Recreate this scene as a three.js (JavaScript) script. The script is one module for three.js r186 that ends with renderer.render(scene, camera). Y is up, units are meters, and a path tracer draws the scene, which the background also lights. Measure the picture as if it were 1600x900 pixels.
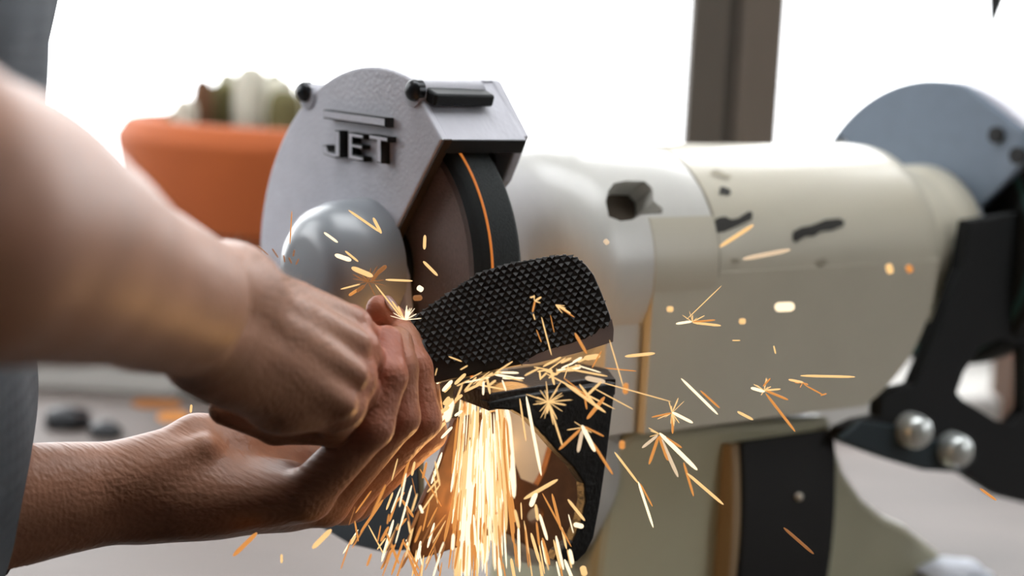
import * as THREE from 'three';
import { RoundedBoxGeometry } from 'three/addons/geometries/RoundedBoxGeometry.js';
import { mergeGeometries } from 'three/addons/utils/BufferGeometryUtils.js';
import { ImprovedNoise } from 'three/addons/math/ImprovedNoise.js';
import { RectAreaLightUniformsLib } from 'three/addons/lights/RectAreaLightUniformsLib.js';
import { Brush, Evaluator, SUBTRACTION } from 'three-bvh-csg';

// ---------------------------------------------------------------- camera, sky, exposure
RectAreaLightUniformsLib.init();
const scene = new THREE.Scene();
const F = 3000;                                             // focal length in pixels of the 1600 x 900 frame
const camera = new THREE.PerspectiveCamera(2 * Math.atan(450 / F) * 180 / Math.PI, 1600 / 900, 0.05, 60);
camera.rotation.order = 'YXZ';
camera.position.set(0, 1.26, 0);
camera.rotation.set(-7.8 * Math.PI / 180, 0, 3 * Math.PI / 180);
camera.focus = 1.1;
camera.userData.fStop = 3.4;
camera.updateMatrixWorld(true);
scene.add(camera);
const SKY = 5.8;                                            // overcast, blown out behind the window
scene.background = new THREE.Color(SKY * 0.97, SKY * 0.985, SKY);
const renderer = new THREE.WebGLRenderer();
renderer.toneMapping = THREE.LinearToneMapping;
renderer.toneMappingExposure = 1.0;
renderer.shadowMap.enabled = true;

// ---------------------------------------------------------------- helpers
let seed = 7;
const rnd = () => { seed = (seed * 1664525 + 1013904223) >>> 0; return seed / 4294967296; };
const rr = (a, b) => a + (b - a) * rnd();
const V = (x, y, z) => new THREE.Vector3(x, y, z);
const P = (px, py, d) => V((px - 800) / F * d, (450 - py) / F * d, -d).applyMatrix4(camera.matrixWorld);
const noise = new ImprovedNoise();
const fbm = (x, y, z, o = 4) => { let s = 0, a = 0.5; for (let i = 0; i < o; i++) { s += a * noise.noise(x, y, z); x *= 2.03; y *= 2.03; z *= 2.03; a *= 0.5; } return s; };
const taken = {};
function numbered(n) { const k = (taken[n] = (taken[n] ?? -1) + 1); return k ? `${n}_${String(k).padStart(3, '0')}` : n; }
function tag(o, label, category, group, kind) {
  if (label) o.userData.label = label;
  if (category) o.userData.category = category;
  if (group) o.userData.group = group;
  if (kind) o.userData.kind = kind;
  return o;
}
function mesh(name, geo, m, parent = scene) {
  const o = new THREE.Mesh(geo, m); o.castShadow = o.receiveShadow = true;
  o.name = parent === scene ? numbered(name) : name; parent.add(o); return o;
}
function thing(name, label, category, pos = [0, 0, 0], group) {
  const o = new THREE.Group(); o.name = numbered(name); o.position.set(...pos); scene.add(o); return tag(o, label, category, group);
}
function struct(name, geo, m, parent = scene) { const o = mesh(name, geo, m, parent); if (parent === scene) o.userData.kind = 'structure'; return o; }
const box = (x0, x1, y0, y1, z0, z1, r = 0) => {
  const w = x1 - x0, h = y1 - y0, d = z1 - z0;
  const g = r ? new RoundedBoxGeometry(w, h, d, 3, r) : new THREE.BoxGeometry(w, h, d);
  return g.translate((x0 + x1) / 2, (y0 + y1) / 2, (z0 + z1) / 2);
};
const merge = (gs) => mergeGeometries(gs.map((g) => (g.index ? g.toNonIndexed() : g)).map((g) => { const c = new THREE.BufferGeometry(); for (const k of ['position', 'normal', 'uv']) c.setAttribute(k, g.attributes[k]); return c; }));
// tileable noise texture: f(u, v) in 0..1 -> [r, g, b] in 0..1
function tex(size, f, srgb = true, repeat = 1) {
  const d = new Uint8Array(size * size * 4);
  for (let j = 0; j < size; j++) for (let i = 0; i < size; i++) {
    const c = f(i / size, j / size), k = (j * size + i) * 4;
    for (let n = 0; n < 3; n++) d[k + n] = Math.max(0, Math.min(255, Math.round((Array.isArray(c) ? c[n] : c) * 255)));
    d[k + 3] = 255;
  }
  const t = new THREE.DataTexture(d, size, size); t.wrapS = t.wrapT = THREE.RepeatWrapping; t.magFilter = THREE.LinearFilter; t.minFilter = THREE.LinearMipmapLinearFilter; t.generateMipmaps = true;
  t.repeat.set(repeat, repeat); if (srgb) t.colorSpace = THREE.SRGBColorSpace; t.needsUpdate = true; return t;
}
const tn = (u, v, s, z = 0, o = 4) => {                     // tiling fbm
  const a = fbm(u * s, v * s, z, o), b = fbm((u - 1) * s, v * s, z, o), c = fbm(u * s, (v - 1) * s, z, o), d = fbm((u - 1) * s, (v - 1) * s, z, o);
  return (a * (1 - u) + b * u) * (1 - v) + (c * (1 - u) + d * u) * v;
};
const grainBump = tex(256, (u, v) => 0.5 + 0.9 * tn(u, v, 40, 3, 3), false, 8);
const mottle = (r, g, b, amt, s = 6, z = 0, rep = 2) => tex(256, (u, v) => { const n = 1 + amt * tn(u, v, s, z, 5); return [r * n, g * n, b * n]; }, true, rep);
const std = (o) => new THREE.MeshStandardMaterial(o);
const phys = (o) => new THREE.MeshPhysicalMaterial(o);

// ---------------------------------------------------------------- materials
const M = {
  wall: std({ map: mottle(0.4, 0.385, 0.36, 0.08, 5, 1, 1), roughness: 0.95 }),
  darkwall: std({ color: 0x4a443d, roughness: 0.95 }),
  floor: std({ map: mottle(0.3, 0.27, 0.24, 0.25, 7, 2, 1), roughness: 0.8 }),
  jamb: std({ map: mottle(0.3, 0.27, 0.235, 0.16, 8, 5, 2), roughness: 0.6 }),
  glass: phys({ color: 0xffffff, transmission: 1, thickness: 0, roughness: 0, ior: 1.45 }),
  bench: std({ map: mottle(0.39, 0.355, 0.335, 0.28, 9, 4, 1.5), roughness: 0.6, bumpMap: grainBump, bumpScale: 0.0006 }),
  castGrey: phys({ map: mottle(0.8, 0.8, 0.835, 0.1, 10, 6, 6), roughness: 0.48, metalness: 0.0, bumpMap: grainBump, bumpScale: 0.0004, clearcoat: 0.1, clearcoatRoughness: 0.4 }),
  darkBlueGrey: phys({ color: 0x333d45, roughness: 0.5, metalness: 0.2 }),
  letterSideShade: std({ color: 0x1f2225, roughness: 0.7 }),  // shade on the sides of letters and bar, painted in as dark grey
  capGrey: phys({ color: 0xa2a8ae, roughness: 0.36, metalness: 0.05, clearcoat: 0.6, clearcoatRoughness: 0.25 }),
  guardDark: phys({ color: 0x2c3338, roughness: 0.5, metalness: 0.2 }),
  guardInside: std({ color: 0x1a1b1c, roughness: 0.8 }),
  cream: phys({ map: mottle(0.78, 0.755, 0.68, 0.06, 5, 8, 3), roughness: 0.4, clearcoat: 0.7, clearcoatRoughness: 0.2 }),
  bell: phys({ map: mottle(0.82, 0.815, 0.79, 0.05, 5, 9, 3), roughness: 0.35, clearcoat: 0.6, clearcoatRoughness: 0.22 }),
  olive: phys({ map: mottle(0.74, 0.73, 0.62, 0.07, 6, 10, 3), roughness: 0.5, clearcoat: 0.2, clearcoatRoughness: 0.4 }),
  slot: std({ color: 0x3a3a35, roughness: 0.9 }),
  chip: std({ color: 0x2a2823, roughness: 0.7 }),
  faintChip: std({ color: 0xa79f8c, roughness: 0.7 }),
  black: phys({ color: 0x0d0d0d, roughness: 0.45, metalness: 0.2, bumpMap: grainBump, bumpScale: 0.0006 }),
  blackRubber: std({ color: 0x0c0c0c, roughness: 0.7 }),
  tan: std({ color: 0x9a8262, roughness: 0.7 }),
  wheel: std({ map: mottle(0.52, 0.46, 0.44, 0.2, 30, 11, 5), roughness: 0.95, bumpMap: grainBump, bumpScale: 0.001 }),
  wheelRim: std({ map: mottle(0.12, 0.14, 0.14, 0.25, 30, 12, 5), roughness: 0.85, bumpMap: grainBump, bumpScale: 0.0008 }),
  hot: std({ color: 0x6b3312, emissive: new THREE.Color(1.0, 0.3, 0.05), emissiveIntensity: 0.55, roughness: 0.8 }),  // emissive orange for the line around the wheel rim
  chuteBrown: std({ map: mottle(0.4, 0.27, 0.17, 0.4, 12, 13, 10), roughness: 0.5, metalness: 0.4 }),  // mottled brown for the spark chute
  steel: phys({ color: 0xc9c6c3, roughness: 0.28, metalness: 0.9 }),
  darkSteel: phys({ color: 0x3b3c3e, roughness: 0.3, metalness: 0.8 }),
  rest: phys({ map: mottle(0.17, 0.14, 0.12, 0.35, 20, 14, 10), roughness: 0.45, metalness: 0.5, bumpMap: grainBump, bumpScale: 0.0006 }),
  teal: std({ color: 0x0f3d3c, roughness: 0.7 }),
  rasp: phys({ color: 0x262321, roughness: 0.5, metalness: 0.2 }),
  ground: phys({ color: 0xb3a5a3, roughness: 0.3, metalness: 0.75 }),
  terracotta: std({ map: mottle(0.7, 0.35, 0.15, 0.1, 6, 15, 2), roughness: 0.75 }),
  soil: std({ color: 0x3c3026, roughness: 1 }),
  cactusGreen: std({ map: mottle(0.42, 0.4, 0.25, 0.3, 10, 16, 3), roughness: 0.8 }),
  cactusPale: std({ map: mottle(0.84, 0.83, 0.77, 0.15, 10, 17, 3), roughness: 0.8 }),
  spine: std({ color: 0xb0a068, roughness: 0.8 }),
  shirt: phys({ map: mottle(0.25, 0.275, 0.3, 0.2, 40, 18, 4), roughness: 0.95, sheen: 0.5, sheenColor: new THREE.Color(0.5, 0.55, 0.6), bumpMap: grainBump, bumpScale: 0.0008 }),
  trousers: std({ color: 0x23262c, roughness: 0.95 }),
  handle: std({ map: mottle(0.42, 0.28, 0.17, 0.3, 8, 19, 4), roughness: 0.6 }),
  brownBlock: std({ map: mottle(0.32, 0.22, 0.15, 0.3, 8, 20, 3), roughness: 0.7 }),
  wood: std({ map: mottle(0.42, 0.35, 0.28, 0.2, 8, 21, 2), roughness: 0.7 }),
};
const skinBump = tex(256, (u, v) => 0.5 + 0.6 * tn(u, v, 26, 22, 4) + 0.25 * Math.sin((u * 26 + 1.2 * tn(u, v, 5, 3, 2)) * 6.283) * tn(u, v, 6, 5, 2), false, 1);
M.skin = phys({ color: 0xffffff, vertexColors: true, roughness: 0.43, specularIntensity: 0.65, bumpMap: skinBump, bumpScale: 0.0009 });
M.nail = phys({ color: 0xa8837a, roughness: 0.3, clearcoat: 0.4 });

// ---------------------------------------------------------------- the room
const X0 = -1.75, X1 = 2.2, Z0 = -2.35, Z1 = 1.7, H = 2.7;
struct('floor', box(X0 - 0.2, X1 + 0.2, -0.15, 0, Z0 - 0.2, Z1 + 0.2), M.floor);
const ADDED_SKYLIGHT = [-0.9, 1.5, -1.75, -0.75];                // x0, x1, z0, z1 of an unseen roof window added for light from above
{
  const [a, b, c, d] = ADDED_SKYLIGHT, s = new THREE.Shape([[X0 - 0.2, -Z1 - 0.2], [X1 + 0.2, -Z1 - 0.2], [X1 + 0.2, -Z0 + 0.2], [X0 - 0.2, -Z0 + 0.2]].map((p) => new THREE.Vector2(...p)));
  s.holes.push(new THREE.Path([[a, -d], [a, -c], [b, -c], [b, -d]].map((p) => new THREE.Vector2(...p))));
  struct('ceiling', new THREE.ExtrudeGeometry(s, { depth: 0.15, bevelEnabled: false }).rotateX(-Math.PI / 2).translate(0, H, 0), M.darkwall);
}
// a wall with openings: list of [u0, u1, v0, v1] holes along the wall's length
function wallWith(name, axis, at, thick, u0, u1, holes, m) {
  const s = new THREE.Shape([[u0, 0], [u1, 0], [u1, H], [u0, H]].map((p) => new THREE.Vector2(...p)));
  for (const [a, b, c, d] of holes) s.holes.push(new THREE.Path([[a, c], [a, d], [b, d], [b, c]].map((p) => new THREE.Vector2(...p))));
  const g = new THREE.ExtrudeGeometry(s, { depth: thick, bevelEnabled: false });
  if (axis === 'x') g.rotateY(-Math.PI / 2);              // runs along z
  axis === 'x' ? g.translate(at, 0, 0) : g.translate(0, 0, at);
  return struct(name, g, m);
}
const SILL = 0.985;
wallWith('wall_back', 'z', Z0 - 0.16, 0.16, X0, X1, [[-1.5, 0.246, SILL, 2.45], [0.268, 1.9, SILL, 2.45]], M.wall);
wallWith('wall_left', 'x', X0, 0.16, Z0 - 0.16, Z1, [[-2.1, 0.05, 1.36, 2.55]], M.wall);
wallWith('wall_right', 'x', X1 + 0.16, 0.16, Z0 - 0.16, Z1, [[-1.0, -0.35, 1.35, 2.3]], M.wall);
wallWith('wall_front', 'z', Z1, 0.16, X0, X1, [], M.darkwall);
function windowIn(n, axis, at, a, b, c, d) {
  const t = 0.035, w = new THREE.Group(); w.name = `window_${n}`; w.userData.kind = 'structure'; scene.add(w);
  const put = (nm, p0, p1, q0, q1, th, m) => mesh(nm, axis === 'z' ? box(p0, p1, q0, q1, at - th / 2, at + th / 2) : box(at - th / 2, at + th / 2, q0, q1, p0, p1), m, w);
  put('window_frame', a, a + t, c, d, 0.05, M.jamb); put('window_frame', b - t, b, c, d, 0.05, M.jamb);
  put('window_frame', a + t, b - t, d - t, d, 0.05, M.jamb);
  put('pane', a + t, b - t, c, d - t, 0.004, M.glass);
}
windowIn(1, 'z', Z0 - 0.08, -1.5, 0.246, SILL, 2.45);
windowIn(2, 'z', Z0 - 0.08, 0.268, 1.9, SILL, 2.45);
windowIn(3, 'x', X0 - 0.08, -2.1, 0.05, 1.36, 2.55);
windowIn(5, 'x', X1 + 0.08, -1.0, -0.35, 1.35, 2.3);  // unseen right-hand window added to fill the motor front
{
  const [a, b, c, d] = ADDED_SKYLIGHT, w = new THREE.Group(); w.name = 'window_4'; w.userData.kind = 'structure'; scene.add(w);
  for (const [x0, x1, z0, z1] of [[a, a + 0.04, c, d], [b - 0.04, b, c, d], [a + 0.04, b - 0.04, c, c + 0.04], [a + 0.04, b - 0.04, d - 0.04, d]]) mesh('window_frame', box(x0, x1, H + 0.04, H + 0.09, z0, z1), M.jamb, w);
  mesh('pane', box(a + 0.04, b - 0.04, H + 0.063, H + 0.067, c + 0.04, d - 0.04), M.glass, w);
}
{ // dark post between the two panes: two boards and a groove
  const t = new THREE.Group(); t.name = 'trim_1'; t.userData.kind = 'structure'; scene.add(t);
  mesh('post_board', box(0.1955, 0.248, SILL, 2.45, Z0 - 0.02, Z0 + 0.03, 0.004), M.jamb, t);
  mesh('post_board', box(0.256, 0.311, SILL, 2.45, Z0 - 0.02, Z0 + 0.035, 0.004), std({ map: mottle(0.36, 0.32, 0.28, 0.16, 8, 5, 2), roughness: 0.6 }), t);
  mesh('post_core', box(0.205, 0.305, SILL, 2.45, Z0 - 0.02, Z0 + 0.005), std({ color: 0x23262a, roughness: 0.7 }), t);
}
struct('trim_3', box(X0 + 0.25, X1 - 0.3, 0.84, 0.885, -2.33, -2.05, 0.006), std({ map: mottle(0.74, 0.73, 0.71, 0.06, 5, 31, 2), roughness: 0.7 }));
const sill = struct('trim_2', box(X0 + 0.2, X1 - 0.2, SILL - 0.02, SILL + 0.004, Z0 - 0.1, Z0 + 0.02, 0.004), M.wall);

// ---------------------------------------------------------------- workbench
const BY = 0.84;
const bench = thing('workbench', 'long pale grey workbench with a scuffed top under the window', 'workbench', [0, 0, -1.73]);
mesh('worktop', box(-1.5, 1.9, BY - 0.06, BY, -0.6, 0.6, 0.008), M.bench, bench);
mesh('apron', box(-1.42, 1.82, BY - 0.18, BY - 0.06, 0.5, 0.53), M.wood, bench);
for (const [x, z] of [[-1.4, -0.5], [1.8, -0.5], [-1.4, 0.5], [1.8, 0.5], [0.2, 0.46]]) mesh('leg', box(x - 0.04, x + 0.04, 0, BY - 0.06, z - 0.04, z + 0.04, 0.004), M.wood, bench);

// ---------------------------------------------------------------- the bench grinder, in its own axes: x along the shaft, y up, z to the front
const TH = 39.5 * Math.PI / 180, O = P(573, 422, 1.213), LY = O.y - BY;
const grinder = thing('bench_grinder', 'grey and cream bench grinder with two guarded wheels grinding at its near wheel', 'grinder', [O.x, BY, O.z]);
grinder.rotation.y = TH; grinder.updateMatrixWorld(true);
const gInv = new THREE.Matrix4().makeTranslation(0, -LY, 0).multiply(grinder.matrixWorld.clone().invert());
const eye = camera.position.clone().applyMatrix4(gInv);
const rayDir = (px, py) => P(px, py, 1).applyMatrix4(gInv).sub(eye);
const onX = (px, py, x) => { const d = rayDir(px, py), t = (x - eye.x) / d.x; return eye.clone().addScaledVector(d, t); };
const onY = (px, py, y) => { const d = rayDir(px, py), t = (y - eye.y) / d.y; return eye.clone().addScaledVector(d, t); };
const onZ = (px, py, z) => { const d = rayDir(px, py), t = (z - eye.z) / d.z; return eye.clone().addScaledVector(d, t); };
const onCyl = (px, py, r) => { const d = rayDir(px, py), a = d.y * d.y + d.z * d.z, b = eye.y * d.y + eye.z * d.z, c = eye.y ** 2 + eye.z ** 2 - r * r; return eye.clone().addScaledVector(d, (-b - Math.sqrt(Math.max(0, b * b - a * c))) / a); };
const g = (name, geo, m, parent = grinder) => mesh(name, geo.translate(0, LY, 0), m, parent);
// an outline in the (z, y) plane, thickness t starting at x0 and going to +x
function sideways(shape, x0, t, bevel = 0.0015, seg = 2) {
  const e = new THREE.ExtrudeGeometry(shape, { depth: t - 2 * bevel, bevelEnabled: bevel > 0, bevelSize: bevel, bevelThickness: bevel, bevelSegments: seg, bevelOffset: -bevel, curveSegments: 48 });
  return e.rotateY(-Math.PI / 2).translate(x0 + t - bevel, 0, 0);
}
const upright = (shape, z0, t, bevel = 0.001) => new THREE.ExtrudeGeometry(shape, { depth: t - 2 * bevel, bevelEnabled: true, bevelSize: bevel, bevelThickness: bevel, bevelSegments: 2, bevelOffset: -bevel, curveSegments: 24 }).translate(0, 0, z0 + bevel);
const lathe = (pts, seg = 96) => new THREE.LatheGeometry(pts.map((p) => new THREE.Vector2(...p)), seg).rotateZ(-Math.PI / 2); // [radius, x]
const arc = (r, a0, a1, n = 40, cz = 0, cy = 0) => Array.from({ length: n + 1 }, (_, i) => { const a = (a0 + (a1 - a0) * i / n) * Math.PI / 180; return new THREE.Vector2(cz + r * Math.cos(a), cy + r * Math.sin(a)); });
const zyPath = (list, x) => list.map(([px, py]) => { const q = onX(px, py, x); return new THREE.Vector2(q.z, q.y); });
const RG = 0.128;

// near guard: a hollow housing (rim band), its cover plate, its inner plate
{
  const corner = onX(690, 218, 0), hub = onX(612, 372, 0), lug = onX(640, 126, 0);
  const a1 = Math.atan2(lug.y, lug.z) * 180 / Math.PI, rc = Math.hypot(corner.z, corner.y);
  const v2 = (q) => new THREE.Vector2(q.z, q.y);
  // cover plate
  const plate = new THREE.Shape([...zyPath([[640, 640], [642, 560], [630, 430]], 0), v2(hub), v2(corner), v2(lug), ...arc(RG, a1, 284, 70)]);
  const housing = g('wheel_guard', (() => {
    const inner = RG - 0.009;
    const band = new THREE.Shape([...arc(RG, a1, 262, 60), ...arc(inner, 262, a1 - 2, 60), new THREE.Vector2(corner.z - 0.008, corner.y - 0.006), v2(corner), v2(lug)]);
    return merge([sideways(band, 0.004, 0.062, 0.0015)]);
  })(), M.castGrey);
  g('cover_plate', sideways(plate, 0, 0.006, 0.0018, 3), M.castGrey, housing);
  g('chute_side', sideways(new THREE.Shape(zyPath([[462, 715], [476, 790], [500, 824], [545, 851], [592, 862], [634, 860], [648, 842], [655, 780], [652, 660], [560, 640]], 0.002)), 0.002, 0.005, 0.0015, 2), M.darkBlueGrey, housing);  // lower part of the plate, split off in a darker blue-grey
  const back = new THREE.Shape([...arc(RG, a1, 262, 60), new THREE.Vector2(0.0, -0.06), new THREE.Vector2(0.02, 0.03), new THREE.Vector2(0.052, 0.06), v2(onX(797, 283, 0.07)), v2(onX(825, 213, 0.07))]);
  g('back_plate', sideways(back, 0.064, 0.008, 0.002, 3), M.castGrey, housing);
  // lining of the inside, dark
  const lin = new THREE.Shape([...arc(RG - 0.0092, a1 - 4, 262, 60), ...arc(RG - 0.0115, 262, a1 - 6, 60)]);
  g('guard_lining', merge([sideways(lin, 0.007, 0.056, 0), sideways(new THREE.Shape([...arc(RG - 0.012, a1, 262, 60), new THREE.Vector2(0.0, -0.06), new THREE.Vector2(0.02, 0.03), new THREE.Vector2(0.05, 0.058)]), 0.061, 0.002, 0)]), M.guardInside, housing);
  // front lip: the housing's cut edge across its width, the shade of its underside painted in near black
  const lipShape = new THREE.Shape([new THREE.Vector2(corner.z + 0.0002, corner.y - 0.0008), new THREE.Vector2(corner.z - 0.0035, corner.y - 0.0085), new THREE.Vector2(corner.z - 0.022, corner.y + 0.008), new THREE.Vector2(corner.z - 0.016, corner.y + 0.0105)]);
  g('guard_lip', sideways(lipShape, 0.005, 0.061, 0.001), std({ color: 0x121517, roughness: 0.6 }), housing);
  // recess with a dark slider on top
  const s1 = onX(652, 138, 0), s2 = onX(668, 163, 0);
  const am = (Math.atan2(s1.y, s1.z) + Math.atan2(s2.y, s2.z)) / 2, rm = (Math.hypot(s1.y, s1.z) + Math.hypot(s2.y, s2.z)) / 2;
  const slide = new RoundedBoxGeometry(0.046, 0.008, 0.0165, 3, 0.002).rotateX(Math.PI / 2 - am - 0.12).translate(0.0265, Math.sin(am) * (rm + 0.0005), Math.cos(am) * (rm + 0.0005));
  g('guard_slider', slide, std({ color: 0x171b1d, roughness: 0.55 }), housing);
  // rim of the opening: the plate's cut edge, spark light painted in as orange-brown
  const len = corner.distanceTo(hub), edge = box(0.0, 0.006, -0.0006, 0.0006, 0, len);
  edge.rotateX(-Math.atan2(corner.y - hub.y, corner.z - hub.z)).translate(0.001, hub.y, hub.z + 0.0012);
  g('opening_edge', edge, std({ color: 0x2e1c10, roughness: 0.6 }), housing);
  // screws
  for (const [px, py] of [[645, 141], [473, 143]]) {
    const q = onX(px, py, -0.003);
    g('screw_lug', new THREE.CylinderGeometry(0.0085, 0.0095, 0.05, 24).rotateZ(Math.PI / 2).translate(0.0235, q.y - (px < 600 ? 0.003 : 0.002), q.z + (px < 600 ? 0.002 : -0.003)), M.castGrey, housing);
    const head = new THREE.SphereGeometry(0.0068, 24, 12, 0, 6.2832, 0, Math.PI / 2).scale(1, 0.75, 1).rotateZ(Math.PI / 2);
    g('screw', merge([head, new THREE.CylinderGeometry(0.0068, 0.0068, 0.004, 24).rotateZ(Math.PI / 2).translate(0.002, 0, 0)]).translate(-0.002, q.y, q.z), M.darkSteel, housing);
  }
  // raised bar and lettering
  const flat = (list, h, name) => { const s = new THREE.Shape(zyPath(list, -0.004)); g(name, sideways(s, -h, h + 0.001, 0.0008, 2), [M.castGrey, M.letterSideShade], housing); };
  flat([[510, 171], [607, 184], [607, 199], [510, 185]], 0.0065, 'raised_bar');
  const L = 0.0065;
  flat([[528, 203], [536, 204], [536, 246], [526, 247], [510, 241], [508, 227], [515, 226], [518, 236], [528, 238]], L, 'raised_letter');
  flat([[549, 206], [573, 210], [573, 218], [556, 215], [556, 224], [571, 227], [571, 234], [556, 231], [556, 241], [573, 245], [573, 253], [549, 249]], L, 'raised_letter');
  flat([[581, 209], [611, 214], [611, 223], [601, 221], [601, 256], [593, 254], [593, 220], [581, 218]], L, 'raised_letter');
  // arbor cap
  const cap = [[0, -0.046], [0.02, -0.0455], [0.031, -0.042], [0.039, -0.034], [0.0435, -0.022], [0.045, -0.006], [0.046, 0.001]];
  g('arbor_cap', lathe(cap, 64).translate(0, 0, -0.004), M.capGrey, housing);
  housing.userData.label = 'cast grey wheel guard with raised lettering';
}
// near wheel
{
  const w = g('grinding_wheel', lathe([[0, 0.012], [0.09, 0.012], [0.094, 0.0125]], 128), M.wheel);
  g('wheel_rim', lathe([[0.094, 0.0125], [0.0985, 0.0145], [0.1018, 0.019], [0.102, 0.021], [0.102, 0.041], [0.099, 0.045], [0.03, 0.045]], 128), M.wheelRim, w);
  g('emissive_rim_line', new THREE.TorusGeometry(0.1014, 0.0011, 8, 160).rotateY(Math.PI / 2).translate(0.0205, 0, 0), M.hot, w);  // orange spark line on the rim, put in as an emissive ring
  g('flange', lathe([[0, -0.001], [0.028, 0.0], [0.034, 0.008], [0.034, 0.012]], 48), M.darkSteel, w);
}
// tool rest with its hanging bracket
{
  const y = onZ(765, 617, 0.16).y, q = (a) => { const p = onY(a[0], a[1], y); return new THREE.Vector2(p.x, -p.z); };
  const s = new THREE.Shape([[709, 596], [765, 617], [816, 609], [922, 594], [962, 594], [950, 578], [890, 566], [800, 578]].map(q));
  const t = 0.0085, geo = new THREE.ExtrudeGeometry(s, { depth: t, bevelEnabled: true, bevelSize: 0.0008, bevelThickness: 0.0008, bevelOffset: -0.0008, bevelSegments: 2 }).rotateX(-Math.PI / 2).translate(0, y - t, 0);
  const rest = g('tool_rest', geo, M.rest); rest.userData.label = 'black steel tool rest below the blade';
  const zb = 0.152, out = [[762, 628], [765, 639], [801, 641], [824, 654], [850, 681], [869, 703], [896, 730], [913, 756], [915, 783], [908, 815], [895, 845], [872, 862], [866, 875], [902, 878], [916, 864], [928, 840], [938, 787], [949, 711], [958, 635], [962, 598], [900, 608], [816, 618]];
  g('bracket', upright(new THREE.Shape(out.map(([a, b]) => { const p = onZ(a, b, zb + 0.008); return new THREE.Vector2(p.x, p.y); })), zb, 0.008), M.black, rest);
}
{ // spark chute behind the bracket
  const out = [[652, 876], [690, 864], [745, 847], [779, 829], [797, 836], [832, 858], [869, 877], [903, 876], [926, 790], [905, 715], [866, 685], [852, 735], [840, 758], [815, 748], [799, 705], [790, 640], [712, 655], [684, 735], [655, 800], [641, 862]];
  const s = new THREE.Shape(out.map(([a, b]) => { const p = onZ(a, b, 0.105); return new THREE.Vector2(p.x, p.y); }));
  const c = onZ(835, 805, 0.105);
  s.holes.push(new THREE.Path(Array.from({ length: 20 }, (_, i) => new THREE.Vector2(c.x + 0.006 * Math.cos(i * 0.314) + 0.001, c.y + 0.0045 * Math.sin(i * 0.314)))));
  g('spark_chute', upright(s, 0.1, 0.005), M.chuteBrown);
}
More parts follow.
